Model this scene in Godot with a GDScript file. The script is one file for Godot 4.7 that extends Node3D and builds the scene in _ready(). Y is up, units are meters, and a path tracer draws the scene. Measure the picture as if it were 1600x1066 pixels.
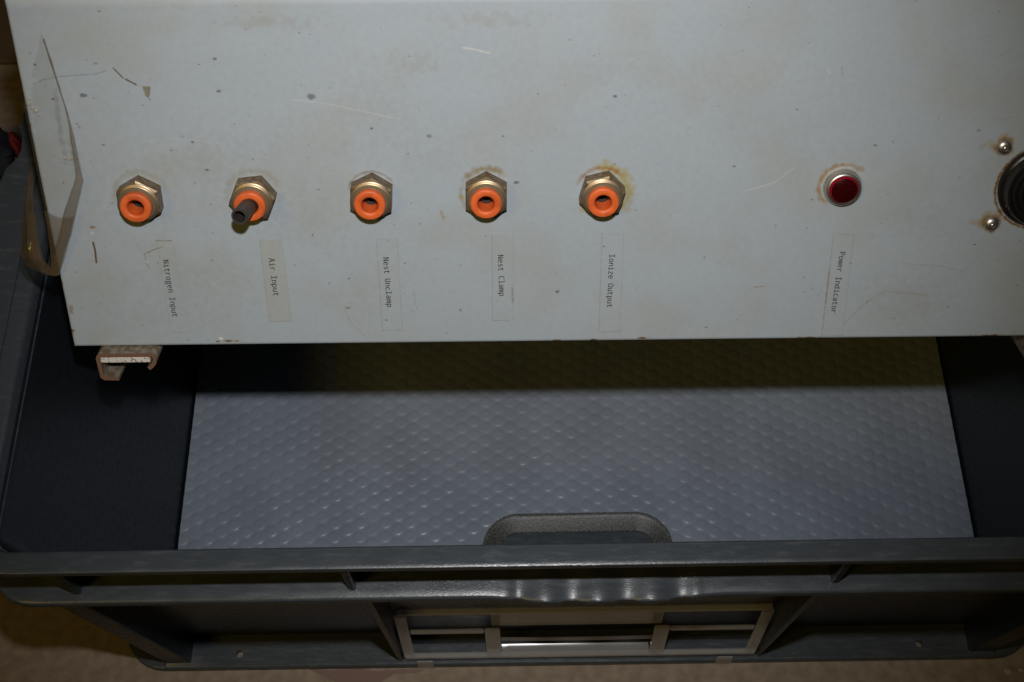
extends Node3D
# Close-up: a grey control cabinet with orange push-in air fittings, tilted in a dark plastic crate on a concrete floor.
# Lengths in the builders are millimetres; MM turns them into metres.

const MM := 0.001
var rng := RandomNumberGenerator.new()
var M := {}

# ---------------------------------------------------------------- mesh helpers
class Tris:
	var v := PackedVector3Array()
	var t := PackedVector2Array()
	func tri(a: Vector3, b: Vector3, c: Vector3, ua := Vector2.ZERO, ub := Vector2.ZERO, uc := Vector2.ZERO) -> void:
		v.append(a); v.append(b); v.append(c)
		t.append(ua); t.append(ub); t.append(uc)
	# corners counter-clockwise seen from outside
	func quad(a: Vector3, b: Vector3, c: Vector3, d: Vector3) -> void:
		tri(a, b, c); tri(a, c, d)
	# chamfered box between two corners
	func box(lo: Vector3, hi: Vector3, bev := 0.4) -> void:
		var b := minf(bev, 0.45 * minf(hi.x - lo.x, minf(hi.y - lo.y, hi.z - lo.z)))
		hexa([Vector3(lo.x, lo.y, lo.z), Vector3(hi.x, lo.y, lo.z), Vector3(hi.x, lo.y, hi.z), Vector3(lo.x, lo.y, hi.z),
			Vector3(lo.x, hi.y, lo.z), Vector3(hi.x, hi.y, lo.z), Vector3(hi.x, hi.y, hi.z), Vector3(lo.x, hi.y, hi.z)], b)
	# chamfered six-sided solid: bottom corners 0-3 and top corners 4-7, each ring running -x-z, +x-z, +x+z, -x+z
	func hexa(p: Array, b := 0.4) -> void:
		var f := [[0, 1, 2, 3], [7, 6, 5, 4], [3, 2, 6, 7], [1, 0, 4, 5], [2, 1, 5, 6], [0, 3, 7, 4]]
		var q := {}
		for i in 6:
			for k in 4:
				var me: Vector3 = p[f[i][k]]
				var n1: Vector3 = p[f[i][(k + 1) % 4]]
				var n0: Vector3 = p[f[i][(k + 3) % 4]]
				q[[i, f[i][k]]] = me + (n1 - me).normalized() * b + (n0 - me).normalized() * b
		for i in 6:
			quad(q[[i, f[i][0]]], q[[i, f[i][1]]], q[[i, f[i][2]]], q[[i, f[i][3]]])
		for i in 6:
			for k in 4:
				var a: int = f[i][k]
				var c: int = f[i][(k + 1) % 4]
				for j in range(i + 1, 6):
					if f[j].has(a) and f[j].has(c):
						quad(q[[i, c]], q[[i, a]], q[[j, a]], q[[j, c]])
		for a in 8:
			var own := []
			for i in 6:
				if f[i].has(a):
					own.append(q[[i, a]])
			var mid := Vector3.ZERO
			for x in p:
				mid += x / 8.0
			var n: Vector3 = (own[1] - own[0]).cross(own[2] - own[0])
			if n.dot(own[0] - mid) >= 0.0:
				tri(own[0], own[1], own[2])
			else:
				tri(own[0], own[2], own[1])
	# profile of (radius, height) turned round an axis through at, along z (height towards +z); first point innermost/lowest outside going up
	func lathe(prof: Array, seg: int, at := Vector3.ZERO, turn := 0.0) -> void:
		for i in prof.size() - 1:
			var p: Vector2 = prof[i]
			var q: Vector2 = prof[i + 1]
			for k in seg:
				var a := turn + TAU * k / seg
				var b := turn + TAU * (k + 1) / seg
				var A := at + Vector3(p.x * cos(a), p.x * sin(a), p.y)
				var B := at + Vector3(p.x * cos(b), p.x * sin(b), p.y)
				var C := at + Vector3(q.x * cos(b), q.x * sin(b), q.y)
				var D := at + Vector3(q.x * cos(a), q.x * sin(a), q.y)
				if p.x > 1e-6:
					tri(A, B, C)
				if q.x > 1e-6:
					tri(A, C, D)
	# grid[i][j] of points, normal (d/di) x (d/dj)
	func grid(g: Array) -> void:
		for i in g.size() - 1:
			for j in g[0].size() - 1:
				quad(g[i][j], g[i + 1][j], g[i + 1][j + 1], g[i][j + 1])
	# corners within the angle share a normal
	func mesh(angle := 40.0) -> ArrayMesh:
		var n := v.size() / 3
		var fn := PackedVector3Array()
		fn.resize(n)
		var near := {}
		for i in n:
			var c := (v[i * 3 + 1] - v[i * 3]).cross(v[i * 3 + 2] - v[i * 3])
			fn[i] = c
			for k in 3:
				var key := Vector3i((v[i * 3 + k] * 500.0).round())
				if not near.has(key):
					near[key] = PackedInt32Array()
				near[key].append(i)
		var lim := cos(deg_to_rad(angle))
		var vs := PackedVector3Array()
		var ns := PackedVector3Array()
		for i in n:
			var mine := fn[i].normalized()
			if fn[i].length_squared() < 1e-14:
				mine = Vector3.UP
			for k in [0, 2, 1]:
				var key := Vector3i((v[i * 3 + k] * 500.0).round())
				var s := Vector3.ZERO
				for o in near[key]:
					if fn[o].length_squared() > 1e-14 and fn[o].normalized().dot(mine) >= lim:
						s += fn[o]
				vs.append(v[i * 3 + k] * 0.001)
				ns.append(s.normalized() if s.length_squared() > 1e-16 else mine)
		var uvs := PackedVector2Array()
		for i in n:
			for k in [0, 2, 1]:
				uvs.append(t[i * 3 + k])
		var arr := []
		arr.resize(Mesh.ARRAY_MAX)
		arr[Mesh.ARRAY_VERTEX] = vs
		arr[Mesh.ARRAY_NORMAL] = ns
		arr[Mesh.ARRAY_TEX_UV] = uvs
		var m := ArrayMesh.new()
		m.add_surface_from_arrays(Mesh.PRIMITIVE_TRIANGLES, arr)
		return m

func put(called: String, shape: Variant, mat: Material, parent: Node = self, angle := 40.0) -> MeshInstance3D:
	var o := MeshInstance3D.new()
	o.name = called
	o.mesh = shape.mesh(angle) if shape is Tris else shape
	o.material_override = mat
	parent.add_child(o, true)
	return o

func tag(o: Node, label: String, category := "", group := "", kind := "") -> void:
	if label: o.set_meta("label", label)
	if category: o.set_meta("category", category)
	if group: o.set_meta("group", group)
	if kind: o.set_meta("kind", kind)

func base(called: String, at: Vector3) -> Node3D:
	var o := Node3D.new()
	o.name = called
	o.position = at
	add_child(o, true)
	return o

# rounded-rectangle ring, insets ix, iz from 600 x 400; front straight (local +z) cut into n pieces
func ring(ix: float, iz: float, y: float, r0: float, n := 8) -> Array:
	var hx := 300.0 - ix
	var hz := 200.0 - iz
	var r := maxf(r0 - 0.5 * (ix + iz), 3.0)
	var out := []
	for c in 4:
		var cx := (hx - r) * (1 if c == 0 or c == 3 else -1)
		var cz := (hz - r) * (1 if c < 2 else -1)
		for k in 8:
			var a := PI / 2 * (c + k / 7.0)
			out.append(Vector3(cx + r * cos(a), y, cz + r * sin(a)))
		if c == 0:
			for k in range(1, n):
				out.append(Vector3(lerpf(hx - r, -hx + r, float(k) / n), y, hz))
		else:
			var from: Vector3 = out[-1]
			var b := PI / 2 * (c + 1)
			var c2 := (c + 1) % 4
			var to := Vector3((hx - r) * (1 if c2 == 0 or c2 == 3 else -1) + r * cos(b), y, (hz - r) * (1 if c2 < 2 else -1) + r * sin(b))
			for k in range(1, 4):
				out.append(from.lerp(to, k / 4.0))
	return out

# sweep of (ix, iz, y) points round the crate; outer faces when the profile runs downwards
func sweep(prof: Array, r0: float, n := 8, bend := false, skip_front := false) -> Tris:
	var s := Tris.new()
	var rings := []
	for i in prof.size():
		var p: Vector3 = prof[i]
		var g := ring(p.x, p.y, p.z, r0, n)
		if bend:
			for j in g.size():
				g[j] = flange_bend(g[j], i)
		rings.append(g)
	var m: int = rings[0].size()
	for i in prof.size() - 1:
		for j in m:
			var k := (j + 1) % m
			if skip_front and j >= 7 and j < 7 + n:
				continue
			s.quad(rings[i][j], rings[i][k], rings[i + 1][k], rings[i + 1][j])
	return s

# sheet metal of thickness th following a path in (x, y), from z0 to z1
func bent_sheet(path: Array, th: float, z0: float, z1: float) -> Tris:
	var s := Tris.new()
	var n := path.size()
	var L := []
	var R := []
	for i in n:
		var d := Vector2.ZERO
		if i > 0: d += (path[i] - path[i - 1]).normalized()
		if i < n - 1: d += (path[i + 1] - path[i]).normalized()
		d = d.normalized()
		var nn := Vector2(-d.y, d.x)
		L.append(path[i] + nn * th / 2)
		R.append(path[i] - nn * th / 2)
	for i in n - 1:
		var a: Vector2 = L[i]; var b: Vector2 = L[i + 1]; var c: Vector2 = R[i]; var d2: Vector2 = R[i + 1]
		s.quad(Vector3(a.x, a.y, z0), Vector3(a.x, a.y, z1), Vector3(b.x, b.y, z1), Vector3(b.x, b.y, z0))
		s.quad(Vector3(c.x, c.y, z1), Vector3(c.x, c.y, z0), Vector3(d2.x, d2.y, z0), Vector3(d2.x, d2.y, z1))
		s.quad(Vector3(a.x, a.y, z1), Vector3(c.x, c.y, z1), Vector3(d2.x, d2.y, z1), Vector3(b.x, b.y, z1))
		s.quad(Vector3(c.x, c.y, z0), Vector3(a.x, a.y, z0), Vector3(b.x, b.y, z0), Vector3(d2.x, d2.y, z0))
	for e in [0, n - 1]:
		var a: Vector2 = L[e]; var c: Vector2 = R[e]
		if e == 0:
			s.quad(Vector3(c.x, c.y, z1), Vector3(a.x, a.y, z1), Vector3(a.x, a.y, z0), Vector3(c.x, c.y, z0))
		else:
			s.quad(Vector3(a.x, a.y, z1), Vector3(c.x, c.y, z1), Vector3(c.x, c.y, z0), Vector3(a.x, a.y, z0))
	return s

# ---------------------------------------------------------------- materials
func lin(r: float, g: float, b: float, a := 1.0) -> Color:
	var c := Color(r, g, b).linear_to_srgb()
	c.a = a
	return c

func mat(called: String, c: Color, rough: float, metal := 0.0, spec := 0.5) -> StandardMaterial3D:
	var m := StandardMaterial3D.new()
	m.resource_name = called
	m.albedo_color = c
	m.roughness = rough
	m.metallic = metal
	m.metallic_specular = spec
	M[called] = m
	return m

func noise_tex(freq: float, lo: Color, hi: Color, octaves := 4, size := 512, from := 0.3, to := 0.7, kind := FastNoiseLite.TYPE_SIMPLEX_SMOOTH, sd := 3) -> NoiseTexture2D:
	var n := FastNoiseLite.new()
	n.noise_type = kind
	n.frequency = freq
	n.fractal_octaves = octaves
	n.seed = sd
	var t := NoiseTexture2D.new()
	t.width = size
	t.height = size
	t.seamless = true
	t.noise = n
	var g := Gradient.new()
	g.offsets = PackedFloat32Array([0.0, from, to, 1.0])
	g.colors = PackedColorArray([lo, lo, hi, hi])
	t.color_ramp = g
	return t

func triplanar(m: StandardMaterial3D, tile_mm: float) -> void:
	m.uv1_triplanar = true
	m.uv1_scale = Vector3.ONE * (1000.0 / tile_mm)

func materials() -> void:
	var g1 := Color(1, 1, 1)
	var m := mat("crate plastic", lin(0.0125, 0.0175, 0.0225), 0.42, 0.0, 0.36)
	m.albedo_texture = noise_tex(0.03, Color(0.93, 0.94, 0.95), Color(1.0, 0.99, 0.98), 5)
	m.roughness_texture = noise_tex(0.05, Color(0.7, 0.7, 0.7), Color(1, 1, 1), 4, 512, 0.25, 0.75, FastNoiseLite.TYPE_SIMPLEX_SMOOTH, 9)
	m.heightmap_enabled = true
	m.heightmap_scale = 0.0012
	m.heightmap_texture = noise_tex(0.25, Color.BLACK, Color.WHITE, 3, 512, 0.2, 0.8, FastNoiseLite.TYPE_SIMPLEX_SMOOTH, 5)
	triplanar(m, 130.0)
	m = mat("worn crate plastic", lin(0.068, 0.079, 0.092), 0.38)
	m.albedo_texture = noise_tex(0.028, Color(0.81, 0.82, 0.83), Color(1.0, 0.99, 0.97), 6, 512, 0.6, 0.92, FastNoiseLite.TYPE_SIMPLEX_SMOOTH, 21)
	m.roughness_texture = noise_tex(0.03, Color(0.72, 0.72, 0.72), Color(1, 1, 1), 5, 512, 0.2, 0.8, FastNoiseLite.TYPE_SIMPLEX_SMOOTH, 12)
	m.heightmap_enabled = true
	m.heightmap_scale = 0.005
	m.heightmap_texture = noise_tex(0.34, Color.BLACK, Color.WHITE, 4, 512, 0.2, 0.8, FastNoiseLite.TYPE_SIMPLEX_SMOOTH, 6)
	triplanar(m, 60.0)
	m.uv1_scale.x = 1000.0 / 300.0
	m = mat("concrete", lin(0.26, 0.208, 0.16), 0.85)
	m.albedo_texture = noise_tex(0.03, Color(0.86, 0.85, 0.83), Color(1, 1, 1), 6, 1024, 0.15, 0.85)
	m.heightmap_enabled = true
	m.heightmap_scale = 0.007
	m.heightmap_texture = noise_tex(0.12, Color.BLACK, Color.WHITE, 4, 512, 0.2, 0.8, FastNoiseLite.TYPE_SIMPLEX_SMOOTH, 8)
	triplanar(m, 320.0)
	m.uv1_world_triplanar = true
	mat("added dark sheet", lin(0.10, 0.06, 0.03), 0.8)  # for the sheet added in place of a dark area of floor
	mat("red paint", lin(0.17, 0.11, 0.092), 0.8)
	mat("chip", lin(0.3, 0.28, 0.25), 0.7)
	m = mat("brass", lin(0.26, 0.19, 0.118), 0.56, 0.5)
	m.roughness_texture = noise_tex(0.03, Color(0.6, 0.6, 0.6), Color(1, 1, 1), 4, 256)
	m.albedo_texture = noise_tex(0.03, Color(0.72, 0.68, 0.62), Color(1, 1, 1), 4, 256, 0.3, 0.7, FastNoiseLite.TYPE_SIMPLEX_SMOOTH, 14)
	triplanar(m, 25.0)
	mat("bright brass", lin(0.42, 0.32, 0.2), 0.42, 0.85)
	m = mat("orange plastic", lin(0.72, 0.13, 0.026), 0.48)
	m.albedo_texture = noise_tex(0.02, Color(0.84, 0.82, 0.8), Color(1, 1, 1), 4, 256, 0.25, 0.55, FastNoiseLite.TYPE_SIMPLEX_SMOOTH, 61)
	triplanar(m, 60.0)
	m.uv1_world_triplanar = true
	mat("dark bore", lin(0.02, 0.014, 0.01), 0.5)
	m = mat("tube", lin(0.035, 0.03, 0.025), 0.5)
	m = mat("steel", lin(0.62, 0.58, 0.53), 0.4, 1.0)
	m = mat("lens", lin(0.055, 0.001, 0.003), 0.18)
	m.albedo_texture = noise_tex(0.09, Color(0.5, 0.5, 0.5), Color(1, 1, 1), 2, 128)
	triplanar(m, 9.0)
	m.clearcoat_enabled = true
	m.clearcoat = 0.6
	m.clearcoat_roughness = 0.1
	mat("lens edge", lin(0.26, 0.003, 0.012), 0.2)
	m = mat("black rubber", lin(0.009, 0.0085, 0.008), 0.32)
	m.roughness_texture = noise_tex(0.06, Color(0.6, 0.6, 0.6), Color(1, 1, 1), 4, 256)
	triplanar(m, 40.0)
	mat("rust", lin(0.15, 0.078, 0.047), 0.85)
	m = mat("strut paint", lin(0.22, 0.195, 0.155), 0.6)
	m.albedo_texture = noise_tex(0.03, Color(0.78, 0.7, 0.62), Color(1, 1, 1), 4, 256)
	triplanar(m, 40.0)
	m = mat("white strip", lin(0.62, 0.58, 0.54), 0.6)
	m.albedo_texture = noise_tex(0.04, Color(0.35, 0.3, 0.28), Color(1, 1, 1), 4, 256, 0.16, 0.34)
	triplanar(m, 22.0)
	m = mat("cabinet paint", lin(0.36, 0.40, 0.41), 0.5)
	m = mat("label tape", lin(0.6, 0.61, 0.55, 0.07), 0.35)
	m.transparency = BaseMaterial3D.TRANSPARENCY_ALPHA
	m = mat("label tape dirty", lin(0.55, 0.51, 0.36, 0.17), 0.4)
	m.transparency = BaseMaterial3D.TRANSPARENCY_ALPHA
	mat("ink", lin(0.012, 0.012, 0.014), 0.6)
	m = mat("film", lin(0.4, 0.37, 0.32, 0.05), 0.16, 0.0, 0.9)
	m.transparency = BaseMaterial3D.TRANSPARENCY_ALPHA
	m = mat("film fold", lin(0.17, 0.12, 0.06, 0.34), 0.2, 0.0, 0.9)
	m.transparency = BaseMaterial3D.TRANSPARENCY_ALPHA
	m = mat("film bubble", lin(0.6, 0.52, 0.38, 0.3), 0.1)
	m.transparency = BaseMaterial3D.TRANSPARENCY_ALPHA
	m = mat("clear plastic", lin(0.56, 0.55, 0.54, 0.25), 0.17)
	m.transparency = BaseMaterial3D.TRANSPARENCY_ALPHA
	m = mat("bubble board", lin(0.222, 0.255, 0.308), 0.36)
	m.roughness_texture = noise_tex(0.02, Color(0.88, 0.88, 0.88), Color(1, 1, 1), 4, 512, 0.2, 0.8, FastNoiseLite.TYPE_SIMPLEX_SMOOTH, 31)
	m.albedo_texture = noise_tex(0.008, Color(0.94, 0.94, 0.94), Color(1, 1, 1), 4, 512, 0.2, 0.8, FastNoiseLite.TYPE_SIMPLEX_SMOOTH, 32)
	triplanar(m, 260.0)
	m = mat("welded edge", lin(0.09, 0.092, 0.09), 0.45)
	m.albedo_texture = noise_tex(0.12, Color(0.6, 0.6, 0.6), Color(1, 1, 1), 3, 256)
	m.heightmap_enabled = true
	m.heightmap_scale = 0.006
	m.heightmap_texture = noise_tex(0.14, Color.BLACK, Color.WHITE, 2, 256, 0.2, 0.8, FastNoiseLite.TYPE_SIMPLEX_SMOOTH, 41)
	triplanar(m, 60.0)
	mat("navy cloth", lin(0.006, 0.008, 0.016), 0.85)
	mat("red cloth", lin(0.18, 0.012, 0.014), 0.8)

# ---------------------------------------------------------------- painted wear of the cabinet's front
const TW := 2048
const TH := 704
const PW := 518.0
const PH := 178.0
var px := PackedByteArray()

func daub(x: int, y: int, c: Color, a: float) -> void:
	if x < 0 or y < 0 or x >= TW or y >= TH or a <= 0.002:
		return
	var i := (y * TW + x) * 3
	px[i] = int(lerpf(px[i], c.r8, a))
	px[i + 1] = int(lerpf(px[i + 1], c.g8, a))
	px[i + 2] = int(lerpf(px[i + 2], c.b8, a))

var rough_noise := FastNoiseLite.new()

# soft blot, middle (u, w), half sizes in mm, edge broken by noise
func blot(u: float, w: float, ru: float, rw: float, c: Color, a: float, broken := 0.5, soft := 0.6, turn := 0.0) -> void:
	var s := TW / PW
	var R := maxf(ru, rw) * 1.5
	for y in range(int((PH - w - R) * s), int((PH - w + R) * s) + 1):
		for x in range(int((u - R) * s), int((u + R) * s) + 1):
			var d := Vector2(x / s - u, PH - y / s - w).rotated(-turn)
			var q := Vector2(d.x / ru, d.y / rw).length()
			q += broken * rough_noise.get_noise_2d(x * 1.0, y * 1.0)
			daub(x, y, c, a * clampf((1.0 - q) / soft, 0.0, 1.0))

# stroke through (u, w) points
func stroke(pts: Array, width: float, c: Color, a: float, broken := 0.4) -> void:
	var s := TW / PW
	for i in pts.size() - 1:
		var p: Vector2 = pts[i]
		var q: Vector2 = pts[i + 1]
		var m := width + 0.4
		for y in range(int((PH - maxf(p.y, q.y) - m) * s), int((PH - minf(p.y, q.y) + m) * s) + 1):
			for x in range(int((minf(p.x, q.x) - m) * s), int((maxf(p.x, q.x) + m) * s) + 1):
				var at := Vector2(x / s, PH - y / s)
				var d := at.distance_to(Geometry2D.get_closest_point_to_segment(at, p, q))
				var k := clampf((width * 0.5 + 0.14 - d) / 0.28, 0.0, 1.0)
				var n := rough_noise.get_noise_2d(x * 2.0, y * 2.0)
				daub(x, y, c, a * k * clampf(1.0 - broken + n * 1.5 * broken + broken * 0.4, 0.0, 1.0))

func ring_blot(u: float, w: float, r: float, width: float, c: Color, a: float, from := 0.0, to := TAU) -> void:
	var s := TW / PW
	var R := r + width * 2
	for y in range(int((PH - w - R) * s), int((PH - w + R) * s) + 1):
		for x in range(int((u - R) * s), int((u + R) * s) + 1):
			var d := Vector2(x / s - u, PH - y / s - w)
			var ang := fposmod(d.angle() - from, TAU)
			var span := to - from
			if ang > span:
				continue
			var ends := clampf(minf(ang, span - ang) * 3.0, 0.0, 1.0) if span < TAU - 0.01 else 1.0
			var k := clampf(1.0 - absf(d.length() - r) / width + 0.7 * rough_noise.get_noise_2d(x * 1.5, y * 1.5), 0.0, 1.0)
			daub(x, y, c, a * k * ends)

func front_texture() -> ImageTexture:
	rough_noise.seed = 77
	rough_noise.frequency = 0.045
	rough_noise.fractal_octaves = 4
	# base coat with a film of grime laid on by three noises
	var big := FastNoiseLite.new()
	big.seed = 4
	big.frequency = 0.0042
	big.fractal_octaves = 5
	var fine := FastNoiseLite.new()
	fine.seed = 15
	fine.frequency = 0.06
	fine.fractal_octaves = 3
	var a := big.get_image(TW, TH, false, false, false).get_data()
	var b := fine.get_image(TW, TH, false, false, false).get_data()
	px.resize(TW * TH * 3)
	for i in TW * TH:
		var dirt := clampf((a[i] - 118.0) / 60.0, 0.0, 1.0)
		var n := (b[i] - 128.0) * 0.022
		px[i * 3] = int(clampf(159.0 - 2.0 * dirt + n, 0, 255))
		px[i * 3 + 1] = int(clampf(168.5 - 4.5 * dirt + n, 0, 255))
		px[i * 3 + 2] = int(clampf(175.5 - 9.0 * dirt + n, 0, 255))
	var grime := Color8(140, 137, 128)
	var brown := Color8(92, 70, 44)
	var dark := Color8(66, 54, 42)
	var rust := Color8(128, 78, 36)
	var clean := Color8(164, 176, 186)
	var pale := Color8(196, 196, 188)
	var yellow := Color8(158, 134, 60)
	var slate := Color8(98, 102, 112)
	# wide smudges and wiped patches
	for q in [[114, 164, 26, 4, 0.4], [212, 164, 28, 4, 0.4], [160, 122, 20, 22, 0.22], [177, 144, 12, 6, 0.3], [70, 84, 34, 26, 0.18], [60, 30, 40, 18, 0.2], [100, 100, 30, 20, 0.15], [150, 40, 22, 20, 0.16],
			[30, 100, 24, 36, 0.14], [410, 24, 26, 14, 0.26], [330, 120, 60, 22, 0.1], [420, 66, 26, 10, 0.2], [240, 140, 40, 14, 0.12], [120, 68, 22, 14, 0.2], [190, 100, 24, 12, 0.14], [392, 57, 4, 2, 0.3]]:
		blot(q[0], q[1], q[2], q[3], grime, q[4] * 0.6, 1.1, 0.9)
	for q in [[129, 39, 9, 9, 0.5], [66, 56, 8, 12, 0.4], [186, 82, 12, 9, 0.3], [432, 66, 11, 9, 0.45], [70, 86, 6, 8, 0.35], [60, 168, 30, 4, 0.4], [230, 60, 20, 14, 0.2], [300, 40, 40, 20, 0.2], [116, 96, 8, 8, 0.3], [440, 24, 16, 10, 0.25], [90, 66, 5, 9, 0.3]]:
		blot(q[0], q[1], q[2], q[3], clean, q[4] * 0.7, 0.7, 0.5)
	# specks
	for k in 360:
		var u := rng.randf_range(3, 470)
		var w := rng.randf_range(3, 172)
		if u > 200 and rng.randf() < 0.45:
			continue
		var r := rng.randf_range(0.2, 0.55) * (1.7 if rng.randf() < 0.08 else 1.0)
		blot(u, w, r * rng.randf_range(1, 1.8), r, [slate, brown, dark, slate, grime][rng.randi() % 5], rng.randf_range(0.2, 0.6), 0.5, 0.6)
	for k in 16:
		var p := Vector2(rng.randf_range(5, 460), rng.randf_range(4, 170))
		var d := Vector2.from_angle(rng.randf_range(0, TAU)) * rng.randf_range(2, 7)
		var e := d.rotated(rng.randf_range(-0.7, 0.7)) * 0.8
		stroke([p, p + d, p + d + e], 0.22, [brown, pale, grime, slate][rng.randi() % 4], rng.randf_range(0.15, 0.4), 0.6)
	# the marks that can be told apart
	stroke([Vector2(42.5, 144.1), Vector2(46.3, 139.3)], 0.6, dark, 0.8)
	stroke([Vector2(47.4, 138.8), Vector2(51.5, 136.3)], 0.75, dark, 0.85)
	stroke([Vector2(51.5, 136.3), Vector2(55.5, 135.2)], 0.3, grime, 0.7)
	for k in 6:
		stroke([Vector2(54.6 + 0.15 * k, 135.0 - 0.8 * k), Vector2(57.4 - 0.22 * k, 134.9 - 0.8 * k)], 1.0, Color8(104, 92, 62), 0.6, 0.2)
	stroke([Vector2(56.0, 130.5), Vector2(56.6, 128.8)], 0.5, dark, 0.5)
	stroke([Vector2(5.3, 137.1), Vector2(11, 139.2), Vector2(18.8, 140.5), Vector2(34.7, 141.5), Vector2(39.2, 143)], 0.5, slate, 0.42)
	stroke([Vector2(19.2, 58), Vector2(19.5, 54), Vector2(19.0, 47.4)], 0.85, dark, 0.9, 0.15)
	stroke([Vector2(19.2, 57), Vector2(19.5, 54), Vector2(19.0, 47.2)], 0.3, rust, 0.9, 0.3)
	blot(20.3, 66.1, 1.6, 0.8, rust, 0.6); blot(19.6, 63, 1.2, 0.9, pale, 0.6)
	stroke([Vector2(42.7, 51.5), Vector2(47.6, 53.9), Vector2(52.5, 55.5)], 0.35, brown, 0.7)
	stroke([Vector2(42.7, 51.5), Vector2(43.2, 46), Vector2(44, 44)], 0.4, brown, 0.4)
	stroke([Vector2(49, 58.6), Vector2(56.5, 58.6)], 0.4, brown, 0.55)
	blot(43.5, 47.5, 1, 1, pale, 0.5)
	for q in [[27.2, 131.5, 1.3], [88.1, 147.7, 0.9], [88, 132.8, 1.0], [73.1, 108.5, 0.9], [129.3, 129.6, 1.9], [78.1, 94.8, 0.8], [240.3, 28.6, 0.9], [265.6, 128.3, 1.1], [220.9, 86.7, 1.1], [262.5, 52.9, 0.6], [156.3, 13.8, 0.7], [8, 146, 0.8], [13, 130, 0.7], [22, 118, 0.7]]:
		blot(q[0], q[1], q[2] * 1.3, q[2] * 0.9, slate, 0.8, 0.5, 0.4)
	blot(32.3, 107.7, 1.3, 0.7, rust, 0.7); blot(124, 60.8, 0.6, 1.0, rust, 0.7)
	stroke([Vector2(198, 151.6), Vector2(203, 150.8), Vector2(210, 148.9)], 0.9, pale, 0.8)
	stroke([Vector2(120, 128.5), Vector2(133, 127), Vector2(150, 123), Vector2(168, 118.5)], 0.45, pale, 0.5)
	stroke([Vector2(50, 109), Vector2(68, 110.5), Vector2(95, 106)], 0.4, pale, 0.3)
	stroke([Vector2(26, 74), Vector2(30, 82), Vector2(33, 96)], 0.8, clean, 0.5)
	stroke([Vector2(328.1, 81.2), Vector2(341.2, 85.2), Vector2(349.4, 92.5)], 0.6, pale, 0.55)
	stroke([Vector2(389.9, 122.3), Vector2(398, 129), Vector2(402.5, 135.1), Vector2(407.2, 151.8)], 0.6, Color8(176, 168, 150), 0.5)
	stroke([Vector2(360, 140), Vector2(361, 138)], 0.9, pale, 0.5); stroke([Vector2(366, 141), Vector2(367, 137)], 0.5, grime, 0.6)
	stroke([Vector2(406.5, 41.9), Vector2(425.2, 40.6), Vector2(436.5, 37), Vector2(442.8, 45.6)], 0.6, grime, 0.35)
	stroke([Vector2(382.5, 9.2), Vector2(389.3, 18.1), Vector2(393.5, 22.4), Vector2(400.8, 26.9), Vector2(421.4, 24.2)], 0.9, grime, 0.4)
	blot(392, 21, 0.7, 0.5, rust, 0.7); blot(432, 17.8, 0.9, 0.5, rust, 0.6)
	stroke([Vector2(336, 30), Vector2(341, 30.5)], 0.4, rust, 0.5)
	stroke([Vector2(136, 20), Vector2(139, 12), Vector2(145, 5)], 0.5, grime, 0.5); blot(138, 21, 2, 1.0, brown, 0.4)
	# rust and yellow resin round the fittings, the lamp and the rivets
	ring_blot(260.9, 81.5, 12.2, 4.2, yellow, 0.6, -1.0, 1.9)
	ring_blot(260.9, 81.5, 12.0, 1.4, rust, 0.5, 0.6, 2.9)
	blot(252, 72, 2.5, 2, yellow, 0.4)
	ring_blot(207.1, 81.5, 12.2, 2.2, Color8(120, 98, 62), 0.6, 0.7, 2.7)
	blot(195.2, 79.5, 1.6, 1.8, yellow, 0.7); ring_blot(207.1, 81.5, 12, 1.4, grime, 0.6, 2.6, 4.2)
	ring_blot(153.7, 81.5, 11.4, 1.0, brown, 0.4, 0.4, 3.0)
	for q in [46.1, 98.6]:
		ring_blot(q, 81.5, 12.5, 2.2, grime, 0.5, 0.2, 3.4)
	ring_blot(372.8, 83, 10.8, 1.5, Color8(140, 104, 66), 0.65, 0.9, 4.2)
	blot(380, 91.5, 3.4, 2.2, Color8(140, 112, 80), 0.5, 0.6, 0.8)
	blot(186, 70, 1.0, 3.2, Color8(150, 118, 80), 0.5, 0.8, 0.6, 0.3)
	for q in [[445.1, 101.7, 6.0, 0.8], [445.8, 62.8, 6.2, 1.0]]:
		blot(q[0] - 0.5, q[1] + 0.6, q[2], q[2], Color8(142, 106, 58), 0.7 * q[3], 0.3, 0.5)
		blot(q[0], q[1] + 0.3, q[2] * 0.82, q[2] * 0.82, Color8(96, 62, 26), 0.75 * q[3], 0.25, 0.35)
		blot(q[0] - 7, q[1] + 1, 5, 2.4, Color8(150, 130, 92), 0.35, 1.0, 0.9)
	ring_blot(466, 81.5, 21.3, 0.9, Color8(104, 68, 30), 0.9)
	blot(14, 118, 1.6, 20, Color8(112, 112, 108), 0.35, 0.6, 0.7, -0.05); blot(17.5, 104, 1.2, 9, Color8(112, 108, 98), 0.4, 0.6, 0.7, -0.05)
	# dirt gathered along the tape edges
	for q in [[49.6, 58.5, 57.0, 58.4, 59.6, 7.8, 49.4, 8.0, 0.2], [98.6, 58.4, 109.2, 58.2, 109.8, 13.7, 98.6, 13.5, 0.32], [154.2, 57.9, 164.1, 58.2, 164.0, 8.0, 154.0, 7.6, 0.36], [209.2, 59.2, 219.4, 58.8, 219.0, 13.0, 208.6, 12.8, 0.38], [261.4, 59.8, 271.8, 59.6, 271.6, 5.7, 261.2, 5.7, 0.36], [371.6, 58.4, 381.4, 57.6, 382.0, 2.2, 371.8, 2.0, 0.42]]:
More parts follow.
